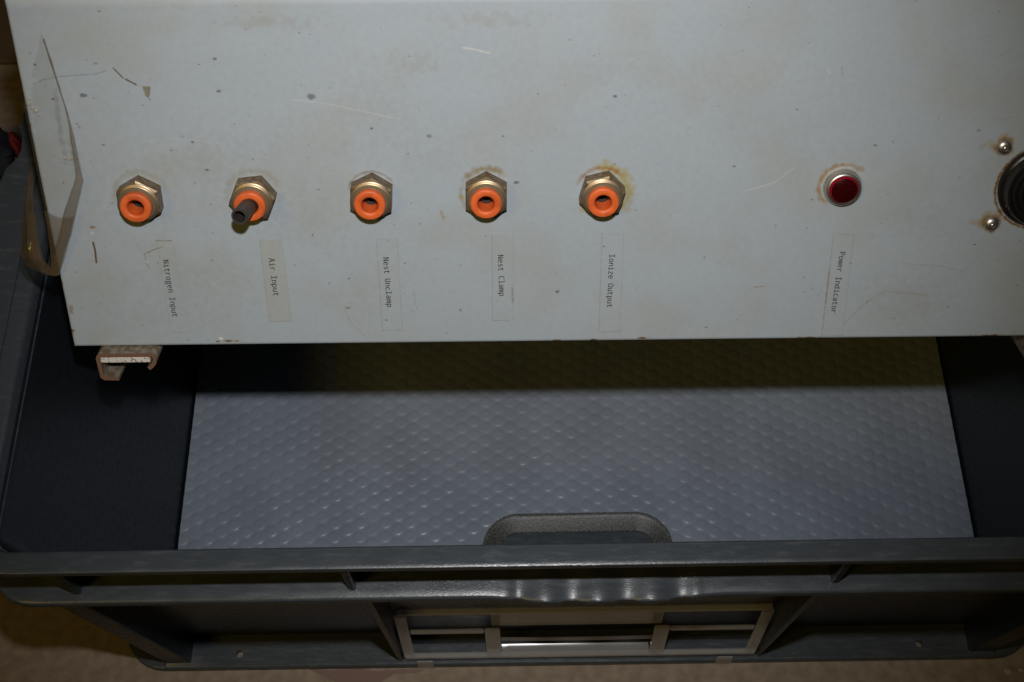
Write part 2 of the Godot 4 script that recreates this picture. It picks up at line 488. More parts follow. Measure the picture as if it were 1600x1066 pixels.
		for k in 4:
			var n := (k + 1) % 4
			stroke([Vector2(q[k * 2], q[k * 2 + 1]), Vector2(q[n * 2], q[n * 2 + 1])], 0.34, Color8(104, 92, 72), q[8] * (1.0 if k == 2 or k == 3 else 0.55), 0.5)
	blot(218.6, 27, 0.6, 6, brown, 0.3, 0.7, 0.6); blot(371.7, 28, 0.5, 18, Color8(130, 92, 60), 0.5, 0.7, 0.6)
	# chipped edges
	for q in [[72, 2.6, 2.0], [77, 3.0, 3.0], [82, 2.8, 2.4], [257.9, 1.2, 2.2], [283, 2.0, 3.2], [453, 1.2, 7], [366, 1, 6], [240, 0.8, 2]]:
		blot(q[0], q[1], q[2], 0.7, Color8(96, 66, 40), 0.8, 1.0, 0.5)
	blot(74, 4.2, 1.4, 0.9, Color8(220, 218, 212), 0.9, 0.8, 0.4)
	for k in 130:
		var w := rng.randf_range(0, 165)
		blot(rng.randf_range(0.0, 0.5), w, rng.randf_range(0.3, 0.7), rng.randf_range(0.6, 2.6), Color8(122, 74, 52) if rng.randf() < 0.7 else Color8(180, 170, 160), 0.75, 0.8, 0.5)
	for k in 46:
		blot(rng.randf_range(0, 470), rng.randf_range(0, 0.5), rng.randf_range(0.6, 3.0), 0.3, Color8(112, 82, 56), 0.6, 0.8, 0.5)
	blot(2.4, 22, 1.6, 3.0, Color8(122, 100, 76), 0.5, 1.0); blot(1.2, 9.5, 0.9, 0.9, rust, 0.9)
	var im := Image.create_from_data(TW, TH, false, Image.FORMAT_RGB8, px)
	return ImageTexture.create_from_image(im)

# ---------------------------------------------------------------- the crate
func flange_bend(p: Vector3, i: int) -> Vector3:
	if p.z < 150.0 or i > 7:
		return p
	var x := p.x - 5.0
	var k := smoothstep(62.0, 22.0, absf(x))
	var w := smoothstep(50.0, 42.0, absf(x))
	var wave := cos(TAU * (p.x - 2.6) / 26.6)
	var out := clampf((p.z - 184.0) / 14.0, 0.0, 1.0)
	p.z += out * (2.4 * k + 0.9 * w * wave)
	if i <= 4:
		p.y += w * 1.1 * wave * (0.35 + 0.65 * out) - 0.6 * k * out
	return p

func crate() -> void:
	var c := base("plastic_crate", Vector3(0, 0, -0.2))
	tag(c, "large dark grey plastic stacking crate on the concrete floor holding the tilted cabinet", "crate")
	var P: Material = M["crate plastic"]
	var W: Material = M["worn crate plastic"]
	put("wall", sweep([Vector3(36.5, 53, 3), Vector3(35.8, 52, 9), Vector3(14, 15.5, 238), Vector3(12.2, 13, 246)], 27.0), P, c)
	put("outer_wall", sweep([Vector3(9.5, 10.5, 243), Vector3(14.2, 15.2, 206), Vector3(33, 49.5, 5), Vector3(34, 50.5, 0.6)], 30.0), P, c)
	put("rim", sweep([Vector3(12.2, 13, 245.5), Vector3(11.7, 12.4, 248.6), Vector3(11.0, 11.8, 250.9), Vector3(10.0, 11.0, 252.2), Vector3(8.6, 9.6, 252.7), Vector3(5, 6, 252.9), Vector3(2.4, 2.4, 253), Vector3(1.0, 1.0, 252.9), Vector3(0.3, 0.3, 252.6), Vector3(0, 0, 251.9), Vector3(0, 0, 249.2), Vector3(0.5, 0.5, 248.5), Vector3(2.4, 2.4, 248.5), Vector3(3, 3, 244.0), Vector3(13.5, 14.5, 243.4)], 24.0, 60), W, c)
	put("flange", sweep([Vector3(15.4, 16.4, 211.6), Vector3(12, 12, 211.3), Vector3(5, 5, 210.9), Vector3(1.6, 1.6, 210.5), Vector3(0.4, 0.4, 209.8), Vector3(0, 0, 208.9), Vector3(0, 0, 206.2), Vector3(0.4, 0.4, 205.6), Vector3(15, 16, 206)], 22.0, 300, true), W, c)
	# foot: outer edge all round, top on three sides, front top with two drain holes
	put("base_lip", sweep([Vector3(34, 50, 6.2), Vector3(11.4, 29, 6), Vector3(10.4, 28, 5.2), Vector3(10, 27.6, 4.2), Vector3(10, 27.6, 1.6), Vector3(11, 28.5, 0.5), Vector3(34, 50, 0.5)], 46.0, 8, false, true), W, c)
	var f := Tris.new()
	var cut := [-262.0, -224.0, -208.0, 208.0, 224.0, 262.0]
	for k in 5:
		var x0: float = cut[k]
		var x1: float = cut[k + 1]
		if k == 1 or k == 3:
			var hc := Vector3(0.5 * (x0 + x1), 6.0, 163.0)
			for a in 32:
				var e := []
				for b in [a, a + 1]:
					var d := Vector2.from_angle(TAU * b / 32.0)
					var t := 1e9
					if absf(d.x) > 1e-6: t = minf(t, (x1 - hc.x if d.x > 0 else hc.x - x0) / absf(d.x))
					if absf(d.y) > 1e-6: t = minf(t, (171.0 - hc.z if d.y > 0 else hc.z - 149.8) / absf(d.y))
					e.append([hc + Vector3(d.x, 0, d.y) * 2.5, hc + Vector3(d.x, 0, d.y) * t, hc + Vector3(d.x, 0, d.y) * 2.5 - Vector3(0, 5.4, 0)])
				f.quad(e[0][0], e[1][0], e[1][1], e[0][1])
				f.quad(e[0][0], e[0][2], e[1][2], e[1][0])
		else:
			f.quad(Vector3(x0, 6, 149.8), Vector3(x0, 6, 171), Vector3(x1, 6, 171), Vector3(x1, 6, 149.8))
	for e in [[171.0, 6.0, 172.0, 5.2], [172.0, 5.2, 172.4, 4.2], [172.4, 4.2, 172.4, 1.6], [172.4, 1.6, 171.5, 0.5]]:
		f.quad(Vector3(-262, e[1], e[0]), Vector3(-262, e[3], e[2]), Vector3(262, e[3], e[2]), Vector3(262, e[1], e[0]))
	put("foot_ledge", f, W, c)
	var b := Tris.new()
	b.box(Vector3(-266, 0.8, -150), Vector3(266, 2.6, 150), 0.3)
	put("bottom_panel", b, W, c)
	# upright ribs; front edge leans with the wall
	for s in [1.0, -1.0]:
		for x in [-255.0, -119.0, 119.0, 255.0]:
			var r := Tris.new()
			r.hexa([Vector3(x - 2.2, 211, s * 185.2 if s > 0 else -195.5), Vector3(x + 2.2, 211, s * 185.2 if s > 0 else -195.5), Vector3(x + 1.8, 211, s * 195.5 if s > 0 else -185.2), Vector3(x - 1.8, 211, s * 195.5 if s > 0 else -185.2),
				Vector3(x - 2.6, 244, s * 186 if s > 0 else -198.0), Vector3(x + 2.6, 244, s * 186 if s > 0 else -198.0), Vector3(x + 2.2, 244, s * 198 if s > 0 else -186.0), Vector3(x - 2.2, 244, s * 198 if s > 0 else -186.0)], 0.7)
			put("upper_rib", r, P, c)
		for x in [-113.0, 113.0]:
			var r := Tris.new()
			var z0 := 150.0
			r.hexa([Vector3(x - 2, 5.5, z0 if s > 0 else -169.5), Vector3(x + 2, 5.5, z0 if s > 0 else -169.5), Vector3(x + 1.6, 5.5, 169.5 if s > 0 else -z0), Vector3(x - 1.6, 5.5, 169.5 if s > 0 else -z0),
				Vector3(x - 2, 204, 185 if s > 0 else -197.5), Vector3(x + 2, 204, 185 if s > 0 else -197.5), Vector3(x + 1.6, 204, 197.5 if s > 0 else -185.0), Vector3(x - 1.6, 204, 197.5 if s > 0 else -185.0)], 0.7)
			put("lower_rib", r, P, c)
		for x in [-1.0, 1.0]:
			var r := Tris.new()
			var q := [[246.0, 262.0, 5.5, 146.0, 168.5], [257.0, 270.0, 204.0, 185.2, 197.0]]
			var pts := []
			for e in q:
				var xa: float = minf(x * e[0], x * e[1])
				var xb: float = maxf(x * e[0], x * e[1])
				var za: float = e[3] if s > 0 else -e[4]
				var zb: float = e[4] if s > 0 else -e[3]
				pts.append_array([Vector3(xa, e[2], za), Vector3(xb, e[2], za), Vector3(xb, e[2], zb), Vector3(xa, e[2], zb)])
			r.hexa(pts, 0.9)
			put("corner_post", r, P, c)
	for s in [1.0, -1.0]:
		for z in [-120.0, 0.0, 120.0]:
			var r := Tris.new()
			var xs := [[268.5, 286.0, 5.5], [286.6, 297.0, 204.0]]
			var pts := []
			for e in xs:
				var xa: float = minf(s * e[0], s * e[1])
				var xb: float = maxf(s * e[0], s * e[1])
				pts.append_array([Vector3(xa, e[2], z - 2), Vector3(xb, e[2], z - 2), Vector3(xb, e[2], z + 2), Vector3(xa, e[2], z + 2)])
			r.hexa(pts, 0.7)
			put("side_rib", r, P, c)
		# wider hand grip on the short side
		var g := Tris.new()
		var lo := []
		var hi := []
		var outline := [Vector2(298.5, 150), Vector2(310, 148), Vector2(316.5, 142), Vector2(318, 134), Vector2(318, -26), Vector2(316, -36), Vector2(311.5, -42), Vector2(310, -48), Vector2(311, -58), Vector2(314, -64), Vector2(312, -84), Vector2(308, -120), Vector2(298.5, -122)]
		for p in outline:
			hi.append(Vector3(s * p.x, 254.0, p.y))
			lo.append(Vector3(s * p.x, 246, p.y))
		for k in outline.size():
			var n := (k + 1) % outline.size()
			if s > 0:
				g.quad(hi[k], hi[n], lo[n], lo[k])
			else:
				g.quad(hi[n], hi[k], lo[k], lo[n])
		for k in range(0, outline.size() - 1):
			var a0 := Vector3(s * 298.5, 254.0, hi[k].z)
			var a1 := Vector3(s * 298.5, 254.0, hi[k + 1].z)
			if s > 0:
				g.quad(a0, hi[k], hi[k + 1], a1)
			else:
				g.quad(a1, hi[k + 1], hi[k], a0)
		put("hand_grip", g, W, c)

# ---------------------------------------------------------------- embossed board on the crate's bottom
var bump_of := {}
func bump(x: float, z: float) -> float:
	# hexagonal lattice: columns 8.4 apart, 9.9 along z, every other column moved by half
	var col := int(roundf(x / 8.4))
	var best := 1e9
	var who := Vector2i.ZERO
	for c in [col - 1, col, col + 1]:
		var off := 4.95 if posmod(c, 2) == 1 else 0.0
		var r := int(roundf((z - off) / 9.9))
		var d := Vector2(x - c * 8.4, z - off - r * 9.9).length_squared()
		if d < best:
			best = d
			who = Vector2i(c, r)
	if not bump_of.has(who):
		bump_of[who] = rng.randf_range(0.62, 1.0) * (0.5 if rng.randf() < 0.12 else 1.0)
	var h: float = bump_of[who]
	var d2 := sqrt(best)
	return h * (0.46 * smoothstep(4.7, 2.5, d2) + 0.06 * (1.0 - smoothstep(0.0, 4.0, d2))) + 0.12 * sin(x * 0.021 + z * 0.043) + 0.05 * sin(x * 0.09 - z * 0.05)

func stadium(cx: float, z0: float, z1: float, hw: float, r: float) -> PackedVector2Array:
	var out := PackedVector2Array()
	for c in 4:
		var ox := cx + (hw - r) * (1 if c == 0 or c == 3 else -1)
		var oz := (z1 - r) if c < 2 else (z0 + r)
		for k in 13:
			var a := PI / 2 * (c + k / 12.0)
			out.append(Vector2(ox + r * cos(a), oz + r * sin(a)))
	return out

func board() -> void:
	var o := base("embossed_plastic_board", Vector3(0, 0.003, -0.2))
	tag(o, "grey translucent plastic board with a bubble pattern and a hand hole, lying in the crate", "plastic board")
	# top face, millimetres in world x, z (local z = world z + 200)
	var hole := stadium(1.5, -127.3, -84.0, 61.5, 23.0)
	var x0 := -262.6
	var x1 := 262.6
	var z0 := -300.0
	var z1 := -54.0
	var nx := 740
	var nz := 350
	var vs := PackedVector3Array()
	var ns := PackedVector3Array()
	vs.resize((nx + 1) * (nz + 1))
	ns.resize((nx + 1) * (nz + 1))
	for i in nz + 1:
		var z := lerpf(z0, z1, float(i) / nz)
		for j in nx + 1:
			var x := lerpf(x0, x1, float(j) / nx)
			var h := bump(x, z)
			vs[i * (nx + 1) + j] = Vector3(x, 5.0 + h, z + 200.0) * MM
			ns[i * (nx + 1) + j] = Vector3(-(bump(x + 0.25, z) - h) * 4.0, 1.0, -(bump(x, z + 0.25) - h) * 4.0).normalized()
	var idx := PackedInt32Array()
	for i in nz:
		for j in nx:
			var x := lerpf(x0, x1, (j + 0.5) / nx)
			var z := lerpf(z0, z1, (i + 0.5) / nz)
			if absf(x - 1.5) < 63.0 and z < -82.0 and z > -130.0 and Geometry2D.is_point_in_polygon(Vector2(x, z), hole):
				continue
			var a := i * (nx + 1) + j
			var b := a + nx + 1
			idx.append_array([a, a + 1, b, a + 1, b + 1, b])
	var arr := []
	arr.resize(Mesh.ARRAY_MAX)
	arr[Mesh.ARRAY_VERTEX] = vs
	arr[Mesh.ARRAY_NORMAL] = ns
	arr[Mesh.ARRAY_INDEX] = idx
	var m := ArrayMesh.new()
	m.add_surface_from_arrays(Mesh.PRIMITIVE_TRIANGLES, arr)
	put("embossed_skin", m, M["bubble board"], o)
	# flat far end under the cabinet, edges and underside
	var s := Tris.new()
	s.quad(Vector3(x0, 5.1, -147), Vector3(x0, 5.1, -100), Vector3(x1, 5.1, -100), Vector3(x1, 5.1, -147))
	s.quad(Vector3(x0, 0.4, -147), Vector3(x0, 0.4, 146), Vector3(x0, 5.0, 146), Vector3(x0, 5.0, -147))
	s.quad(Vector3(x1, 5.0, -147), Vector3(x1, 5.0, 146), Vector3(x1, 0.4, 146), Vector3(x1, 0.4, -147))
	s.quad(Vector3(x0, 5.0, 146), Vector3(x0, 0.4, 146), Vector3(x1, 0.4, 146), Vector3(x1, 5.0, 146))
	put("board_edge", s, M["bubble board"], o)
	var w := Tris.new()
	var rims := [[0.0, 0.0, 5.0], [-1.3, 0.0, 5.75], [0.4, 0.0, 5.8], [2.0, 0.0, 5.2], [9.8, 0.0, 1.2], [10.5, 0.0, 0.3]]
	var rows := []
	for q in rims:
		var row := []
		for p in stadium(1.5, -127.3 + q[0], -84.0 - q[0], 61.5 - q[0], maxf(23.0 - q[0], 6.0)):
			row.append(Vector3(p.x, q[2], p.y + 200.0))
		row.append(row[0])
		rows.append(row)
	for i in rows.size() - 1:
		for j in rows[0].size() - 1:
			w.quad(rows[i][j + 1], rows[i][j], rows[i + 1][j], rows[i + 1][j + 1])
	put("welded_hole_edge", w, M["welded edge"], o, 50.0)

# ---------------------------------------------------------------- clear label holder on the crate's front
func label_holder() -> void:
	var o := base("label_holder", Vector3(0, 0.006, -0.0295))
	tag(o, "clear plastic label holder frame clipped to the crate's front between two ribs", "label holder")
	var C: Material = M["clear plastic"]
	var t := Tris.new()
	# z is measured from the holder's front face backwards (negative)
	t.box(Vector3(-109, 76, -7), Vector3(109, 90, -5), 0.4)
	t.box(Vector3(-109, 88, -7), Vector3(109, 90.5, -1), 0.4)
	put("back_rail", t, C, o)
	t = Tris.new()
	t.box(Vector3(-54, 54, -7), Vector3(48, 75.4, -5.4), 0.4)
	put("card_backing", t, C, o)
	for x in [[-110.0, -103.0], [103.0, 110.0]]:
		t = Tris.new()
		t.box(Vector3(x[0], 12, -2), Vector3(x[1], 88, 0), 0.5)
		put("side_bar", t, C, o)
	for x in [[-58.0, -49.0], [43.0, 52.0]]:
		t = Tris.new()
		t.box(Vector3(x[0], 12, -2), Vector3(x[1], 62, 0), 0.5)
		put("middle_bar", t, C, o)
	for x in [[-102.6, -58.4], [52.4, 102.6]]:
		t = Tris.new()
		t.box(Vector3(x[0], 56, -2), Vector3(x[1], 61, 0), 0.7)
		put("window_top_bar", t, C, o)
	t = Tris.new()
	var g := []
	for i in 2:
		var row := []
		for j in 25:
			var x := lerpf(-48.6, 42.6, j / 24.0)
			var bow := 1.0 - pow((x + 3.0) / 46.0, 2.0)
			row.append(Vector3(x, 44 + 3.0 * bow - i * 4.5, -1.6 + 1.4 * bow + i * 0.8))
		g.append(row)
	t.grid(g)
	put("card_lip", t, C, o)
	t = Tris.new()
	t.box(Vector3(-110, 8, -2.6), Vector3(110, 13.5, 0.6), 1.2)
	put("bottom_bar", t, C, o)
	t = Tris.new()
	g = []
	for i in 4:
		var row := []
		for j in 25:
			row.append(Vector3(lerpf(-48.6, 42.6, j / 24.0), [12.0, 15.5, 17.2, 18.0][i], [0.8, -0.3, -2.2, -5.4][i]))
		g.append(row)
	t.grid(g)
	put("card_shelf", t, C, o)
	for x in [[-102.0, -92.0], [86.0, 96.0]]:
		t = Tris.new()
		t.box(Vector3(x[0], -4, 1.4), Vector3(x[1], 9, 2.6), 0.4)
		put("tab", t, C, o)

# finer grid through the given points, crumpled by noise of amp millimetres
func crumpled(g: Array, n: int, amp: float, sd: int) -> Array:
	var f := FastNoiseLite.new()
	f.seed = sd
	f.noise_type = FastNoiseLite.TYPE_CELLULAR
	f.cellular_return_type = FastNoiseLite.RETURN_DISTANCE
	f.frequency = 0.11
	f.fractal_octaves = 2
	var rows: int = g.size()
	var cols: int = g[0].size()
	var out := []
	for i in (rows - 1) * n + 1:
		var row := []
		var a := mini(i / n, rows - 2)
		var fa := float(i) / n - a
		for j in (cols - 1) * n + 1:
			var b := mini(j / n, cols - 2)
			var fb := float(j) / n - b
			var p: Vector3 = g[a][b].lerp(g[a + 1][b], fa).lerp(g[a][b + 1].lerp(g[a + 1][b + 1], fa), fb)
			var k := f.get_noise_3dv(p) * amp
			row.append(p + Vector3(0.5 * k, 0.2 * k, k + amp * 0.5))
		out.append(row)
	return out

# ---------------------------------------------------------------- the cabinet
func text_part(words: String, from: Vector2, to: Vector2, z: float, parent: Node) -> void:
	var f := SystemFont.new()
	f.font_names = PackedStringArray(["Droid Sans Mono"])
	var t := TextMesh.new()
	t.text = words
	t.font = f
	t.font_size = 48
	t.depth = 0.00006
	t.curve_step = 1.0
	t.pixel_size = 0.0002
	var fit := from.distance_to(to) * MM / t.get_aabb().size.x
	t.horizontal_alignment = HORIZONTAL_ALIGNMENT_LEFT
	t.vertical_alignment = VERTICAL_ALIGNMENT_CENTER
	var o := put("lettering", t, M["ink"], parent)
	var dir := (to - from).normalized()
	o.basis = Basis(Vector3(dir.x, dir.y, 0) * fit, Vector3(-dir.y, dir.x, 0) * fit, Vector3(0, 0, 1))
	o.position = Vector3(from.x, from.y, z) * MM

func fitting(u: float, w: float, turn: float, seen: String, parent: Node) -> Node3D:
	var o := Node3D.new()
	o.name = "push_in_fitting"
	o.position = Vector3(u, w, 0) * MM
	o.set_meta("label", seen)
	parent.add_child(o, true)
	var t := Tris.new()
	var a := PI / 2 - deg_to_rad(turn)
	t.lathe([Vector2(11.0, 0), Vector2(11.0, 6.6), Vector2(9.9, 7.3), Vector2(8.9, 7.3)], 6, Vector3.ZERO, a)
	put("hex_nut", t, M["brass"], o, 12.0)
	t = Tris.new()
	t.lathe([Vector2(9.5, 7.25), Vector2(9.5, 7.7), Vector2(9.1, 8.0), Vector2(8.5, 8.05), Vector2(8.2, 8.3), Vector2(8.1, 9.6), Vector2(7.7, 10.2), Vector2(6.4, 10.2)], 48)
	put("brass_body", t, M["bright brass"], o)
	t = Tris.new()
	t.lathe([Vector2(6.4, 9.0), Vector2(7.25, 10.4), Vector2(7.3, 12.4), Vector2(7.1, 13.0), Vector2(6.6, 13.35), Vector2(5.2, 13.4), Vector2(4.3, 13.2), Vector2(3.9, 12.7), Vector2(3.75, 11.8), Vector2(3.7, 4.0)], 48)
	put("release_collar", t, M["orange plastic"], o)
	t = Tris.new()
	t.lathe([Vector2(3.9, 3.6), Vector2(2.4, 3.4), Vector2(2.3, 1.2), Vector2(0, 1.2)], 24)
	put("bore", t, M["dark bore"], o)
	return o

func cabinet() -> void:
	var c := base("control_cabinet", Vector3(-0.25638, 0.26802, -0.11281))
	c.basis = Basis(Vector3(0.99998, -0.0056, 0.00316), Vector3(0.00643, 0.87062, -0.49191), Vector3(0, 0.49192, 0.87064)).orthonormalized()
	tag(c, "worn grey metal control cabinet with orange air fittings, tilted in the crate", "cabinet")
	var paint := mat("worn front paint", Color.WHITE, 0.52)
	paint.albedo_texture = front_texture()
	paint.roughness_texture = noise_tex(0.012, Color(0.82, 0.82, 0.82), Color(1, 1, 1), 5, 512, 0.3, 0.7, FastNoiseLite.TYPE_SIMPLEX_SMOOTH, 51)
	# front: face with rolled edges below and at the ends, soft bend at the top
	var t := Tris.new()
	var us := [[0.0, -2.2], [0.25, -1.0], [0.9, -0.25], [2.0, 0.0], [130.0, 0.0], [260.0, 0.0], [390.0, 0.0], [516.0, 0.0], [517.7, -0.5], [518.0, -2.2]]
	var wsx := [[0.0, -2.2], [0.25, -1.0], [0.9, -0.25], [2.0, 0.0], [60.0, 0.0], [120.0, 0.0], [171.0, 0.0], [174.0, -0.4], [177.0, -1.6], [179.4, -4.0], [180.8, -7.2], [181.0, -10.0]]
	for i in us.size() - 1:
		for j in wsx.size() - 1:
			var q := []
			for e in [[i, j], [i + 1, j], [i + 1, j + 1], [i, j + 1]]:
				var a: Array = us[e[0]]
				var b: Array = wsx[e[1]]
				q.append(Vector3(a[0], b[0], minf(a[1], b[1]) if minf(a[1], b[1]) > -3.0 else b[1] + a[1] * 0.2))
			var uv := []
			for p in q:
				uv.append(Vector2(clampf(p.x / PW, 0.002, 0.998), clampf(1.0 - p.y / PH, 0.002, 0.998)))
			t.tri(q[0], q[1], q[2], uv[0], uv[1], uv[2])
			t.tri(q[0], q[2], q[3], uv[0], uv[2], uv[3])
	put("front_panel", t, paint, c, 50.0)
	t = Tris.new()
	t.box(Vector3(0.1, 0.1, -300), Vector3(517.9, 180.6, -8), 1.0)
	put("housing", t, M["cabinet paint"], c)
	t = Tris.new()
	t.box(Vector3(-3.0, 174.4, -300), Vector3(-0.2, 182, -3), 0.6)
	put("lid_edge", t, M["cabinet paint"], c)

	# air fittings
	var spots := [[46.1, 0.0, "brass fitting with empty orange collar above the Nitrogen Input label"], [98.6, 24.0, "brass fitting with a black tube stub in its orange collar above the Air Input label"],
		[153.7, 4.0, "brass fitting with empty orange collar above the Nest Unclamp label"], [207.1, 1.0, "brass fitting with empty orange collar above the Nest Clamp label"], [260.9, 16.0, "brass fitting ringed with yellow residue above the Ionize Output label"]]
	for q in spots:
		var f := fitting(q[0], 81.6, q[1], q[2], c)
		if q[0] > 98 and q[0] < 99:
			t = Tris.new()
			t.lathe([Vector2(3.85, 0), Vector2(3.85, 18.2), Vector2(3.6, 18.6), Vector2(2.8, 18.6), Vector2(2.55, 18.2), Vector2(2.5, 4), Vector2(0, 4)], 28)
			var tube := put("tube_stub", t, M["tube"], f)
			var dir := Vector3(-2.3, 1.6, 18.0).normalized()
			tube.basis = Basis(dir.cross(Vector3(0, 1, 0)).normalized() * -1.0, Vector3(0, 1, 0), dir).orthonormalized()
			var xa := Vector3(0, 1, 0).cross(dir).normalized()
			tube.basis = Basis(xa, dir.cross(xa), dir)
			tube.position = Vector3(0, -0.2, 8.0) * MM

	# printed tape labels
	var tapes := [["Nitrogen Input", [49.6, 58.5, 57.0, 58.4, 59.6, 7.8, 49.4, 8.0], Vector2(52.6, 48.6), Vector2(52.9, 17.4), "label tape"],
		["Air Input", [98.6, 58.4, 109.2, 58.2, 109.8, 13.7, 98.6, 13.5], Vector2(103.4, 48.8), Vector2(103.7, 28.3), "label tape dirty"],
		["Nest Unclamp", [154.2, 57.9, 164.1, 58.2, 164.0, 8.0, 154.0, 7.6], Vector2(158.2, 48.6), Vector2(158.6, 21.5), "label tape"],
		["Nest Clamp", [209.2, 59.2, 219.4, 58.8, 219.0, 13.0, 208.6, 12.8], Vector2(213.2, 49.3), Vector2(213.6, 26.9), "label tape"],
		["Ionize Output", [261.4, 59.8, 271.8, 59.6, 271.6, 5.7, 261.2, 5.7], Vector2(266.6, 49.0), Vector2(266.2, 20.2), "label tape"],
		["Power Indicator", [371.6, 58.4, 381.4, 57.6, 382.0, 2.2, 371.8, 2.0], Vector2(376.9, 49.0), Vector2(376.3, 15.6), "label tape"]]
	for q in tapes:
		t = Tris.new()
		var k: Array = q[1]
		t.quad(Vector3(k[6], k[7], 0.2), Vector3(k[4], k[5], 0.2), Vector3(k[2], k[3], 0.2), Vector3(k[0], k[1], 0.2))
		var lab := put("tape_label", t, M[q[4]], c)
		lab.set_meta("label", "narrow clear tape strip printed " + q[0])
		text_part(q[0], q[2], q[3], 0.26, lab)

	# red indicator lamp
	var il := Node3D.new()
	il.name = "indicator_lamp"
	il.position = Vector3(373.0, 82.8, 0) * MM
	il.set_meta("label", "round red indicator lamp in a chrome bezel above the Power Indicator label")
	c.add_child(il)
	t = Tris.new()
	t.lathe([Vector2(9.0, 0), Vector2(9.0, 0.8), Vector2(8.7, 2.6), Vector2(8.1, 3.9), Vector2(7.5, 4.4), Vector2(7.0, 4.4), Vector2(6.75, 4.0), Vector2(6.7, 3.0)], 64)
	put("bezel", t, M["steel"], il)
	t = Tris.new()
	t.lathe([Vector2(6.75, 3.3), Vector2(6.6, 4.2), Vector2(6.0, 4.9)], 48)
	put("lens_edge", t, M["lens edge"], il)
	t = Tris.new()
	t.lathe([Vector2(6.05, 4.85), Vector2(4.6, 5.5), Vector2(3.0, 5.9), Vector2(1.4, 6.1), Vector2(0, 6.15)], 48)
	put("lens", t, M["lens"], il)

	# rivets and the round connector at the panel's end
	for q in [[445.1, 101.7], [445.8, 62.8], [486.5, 101.4], [487.0, 62.4]]:
		var rv := Node3D.new()
		rv.name = "pop_rivet"
		rv.position = Vector3(q[0], q[1], 0) * MM
		c.add_child(rv, true)
		t = Tris.new()
		t.lathe([Vector2(3.7, 0), Vector2(3.6, 0.7), Vector2(3.2, 1.4), Vector2(2.5, 2.0), Vector2(1.7, 2.3), Vector2(1.35, 2.3), Vector2(1.2, 1.9)], 40)
		put("rivet_head", t, M["steel"], rv)
		t = Tris.new()
		t.lathe([Vector2(1.25, 1.7), Vector2(1.15, 2.2), Vector2(0.8, 2.6), Vector2(0, 2.8)], 24)
		put("mandrel", t, M["steel"], rv)
	var cn := Node3D.new()
	cn.name = "round_connector"
	cn.position = Vector3(466.2, 82.0, 0) * MM
	cn.set_meta("label", "black ribbed round connector held by steel rivets")
	c.add_child(cn)
	t = Tris.new()
	t.lathe([Vector2(20.6, 0), Vector2(20.6, 1.2), Vector2(20.0, 2.2), Vector2(19.0, 2.6), Vector2(18.4, 3.4), Vector2(18.3, 6.0), Vector2(17.7, 6.8), Vector2(16.9, 6.9), Vector2(16.5, 6.0), Vector2(16.0, 5.9), Vector2(15.6, 7.2), Vector2(15.0, 7.8), Vector2(14.3, 7.8), Vector2(13.9, 7.0), Vector2(13.4, 6.9), Vector2(13.0, 8.2), Vector2(12.4, 8.8), Vector2(11.5, 8.8), Vector2(11.0, 8.0), Vector2(10.9, 4.0)], 72)
	put("ribbed_shell", t, M["black rubber"], cn)
	t = Tris.new()
	t.lathe([Vector2(11.0, 4.2), Vector2(9.0, 4.4), Vector2(8.6, 9.4), Vector2(8.0, 10.0), Vector2(0, 10.0)], 48)
	put("insert", t, M["black rubber"], cn)

	# mounting struts under the cabinet, front ends cut rough and rusty
	for q in [["bent mounting strut with a white strip under the cabinet's corner by the tube fittings", 12.2, 0.0], ["", 475.5, -10.0]]:
		var x: float = q[1]
		var st := Node3D.new()
		st.name = "mounting_strut"
		if q[0]: st.set_meta("label", q[0])
		c.add_child(st, true)
		var path := [Vector2(x + 9.6, -14.6), Vector2(x + 2.6, -14.4), Vector2(x + 1.5, -13.4), Vector2(x + 1.0, -3.0), Vector2(x + 1.5, -1.6), Vector2(x + 2.6, -1.1), Vector2(x + 27.4, -1.1), Vector2(x + 28.8, -1.8), Vector2(x + 29.2, -3.4), Vector2(x + 28.6, -5.6), Vector2(x + 27.2, -7.4), Vector2(x + 25.4, -8.9)]
		put("channel", bent_sheet(path, 1.9, -220, 6.2 + q[2]), M["strut paint"], st, 50.0)
		put("rusty_cut_edge", bent_sheet(path, 1.95, 6.25 + q[2], 6.6 + q[2]), M["rust"], st, 20.0)
		t = Tris.new()
		t.box(Vector3(x + 2.1, -5.4, -180), Vector3(x + 26.6, -2.3, 6.4 + q[2]), 0.3)
		put("white_strip", t, M["white strip"], st)

	# peeling clear tape over the panel's near edge
	var tp := Node3D.new()
	tp.name = "peeling_tape"
	tp.set_meta("label", "yellowed clear tape peeling off round the cabinet's edge")
	c.add_child(tp)
	var edge := [Vector3(14.9, 157.8, 0.15), Vector3(16.4, 147.6, 0.25), Vector3(18.0, 135.8, 0.4), Vector3(19.3, 123.7, 0.6), Vector3(20.4, 111.3, 1.0), Vector3(21.4, 97.0, 2.2), Vector3(21.6, 92.0, 3.4), Vector3(19.8, 86.0, 4.6), Vector3(16.5, 76.3, 5.2), Vector3(11.6, 64.8, 4.6), Vector3(5.6, 51.3, 3.6), Vector3(1.8, 42.4, 2.6)]
	var g := []
	for i in edge.size():
		var e: Vector3 = edge[i]
		var row := []
		for j in 9:
			var f := j / 8.0
			var w0 := e.y + (157.8 - e.y) * 0.02 + 3.0 * (1 - f)
			row.append(Vector3(lerpf(lerpf(e.x - 1.0, -0.3, clampf(i / 3.0, 0, 1)), e.x, f), w0, 0.12 + (e.z - 0.12) * pow(f, 2.0) + 0.25 * sin(f * 9.0 + i * 1.3) * f * minf(1.0, e.z)))
		g.append(row)
	t = Tris.new()
	t.grid(crumpled(g, 3, 0.7, 3))
	put("face_film", t, M["film"], tp, 25.0)
	# doubled margin of the film, browner
	t = Tris.new()
	g = []
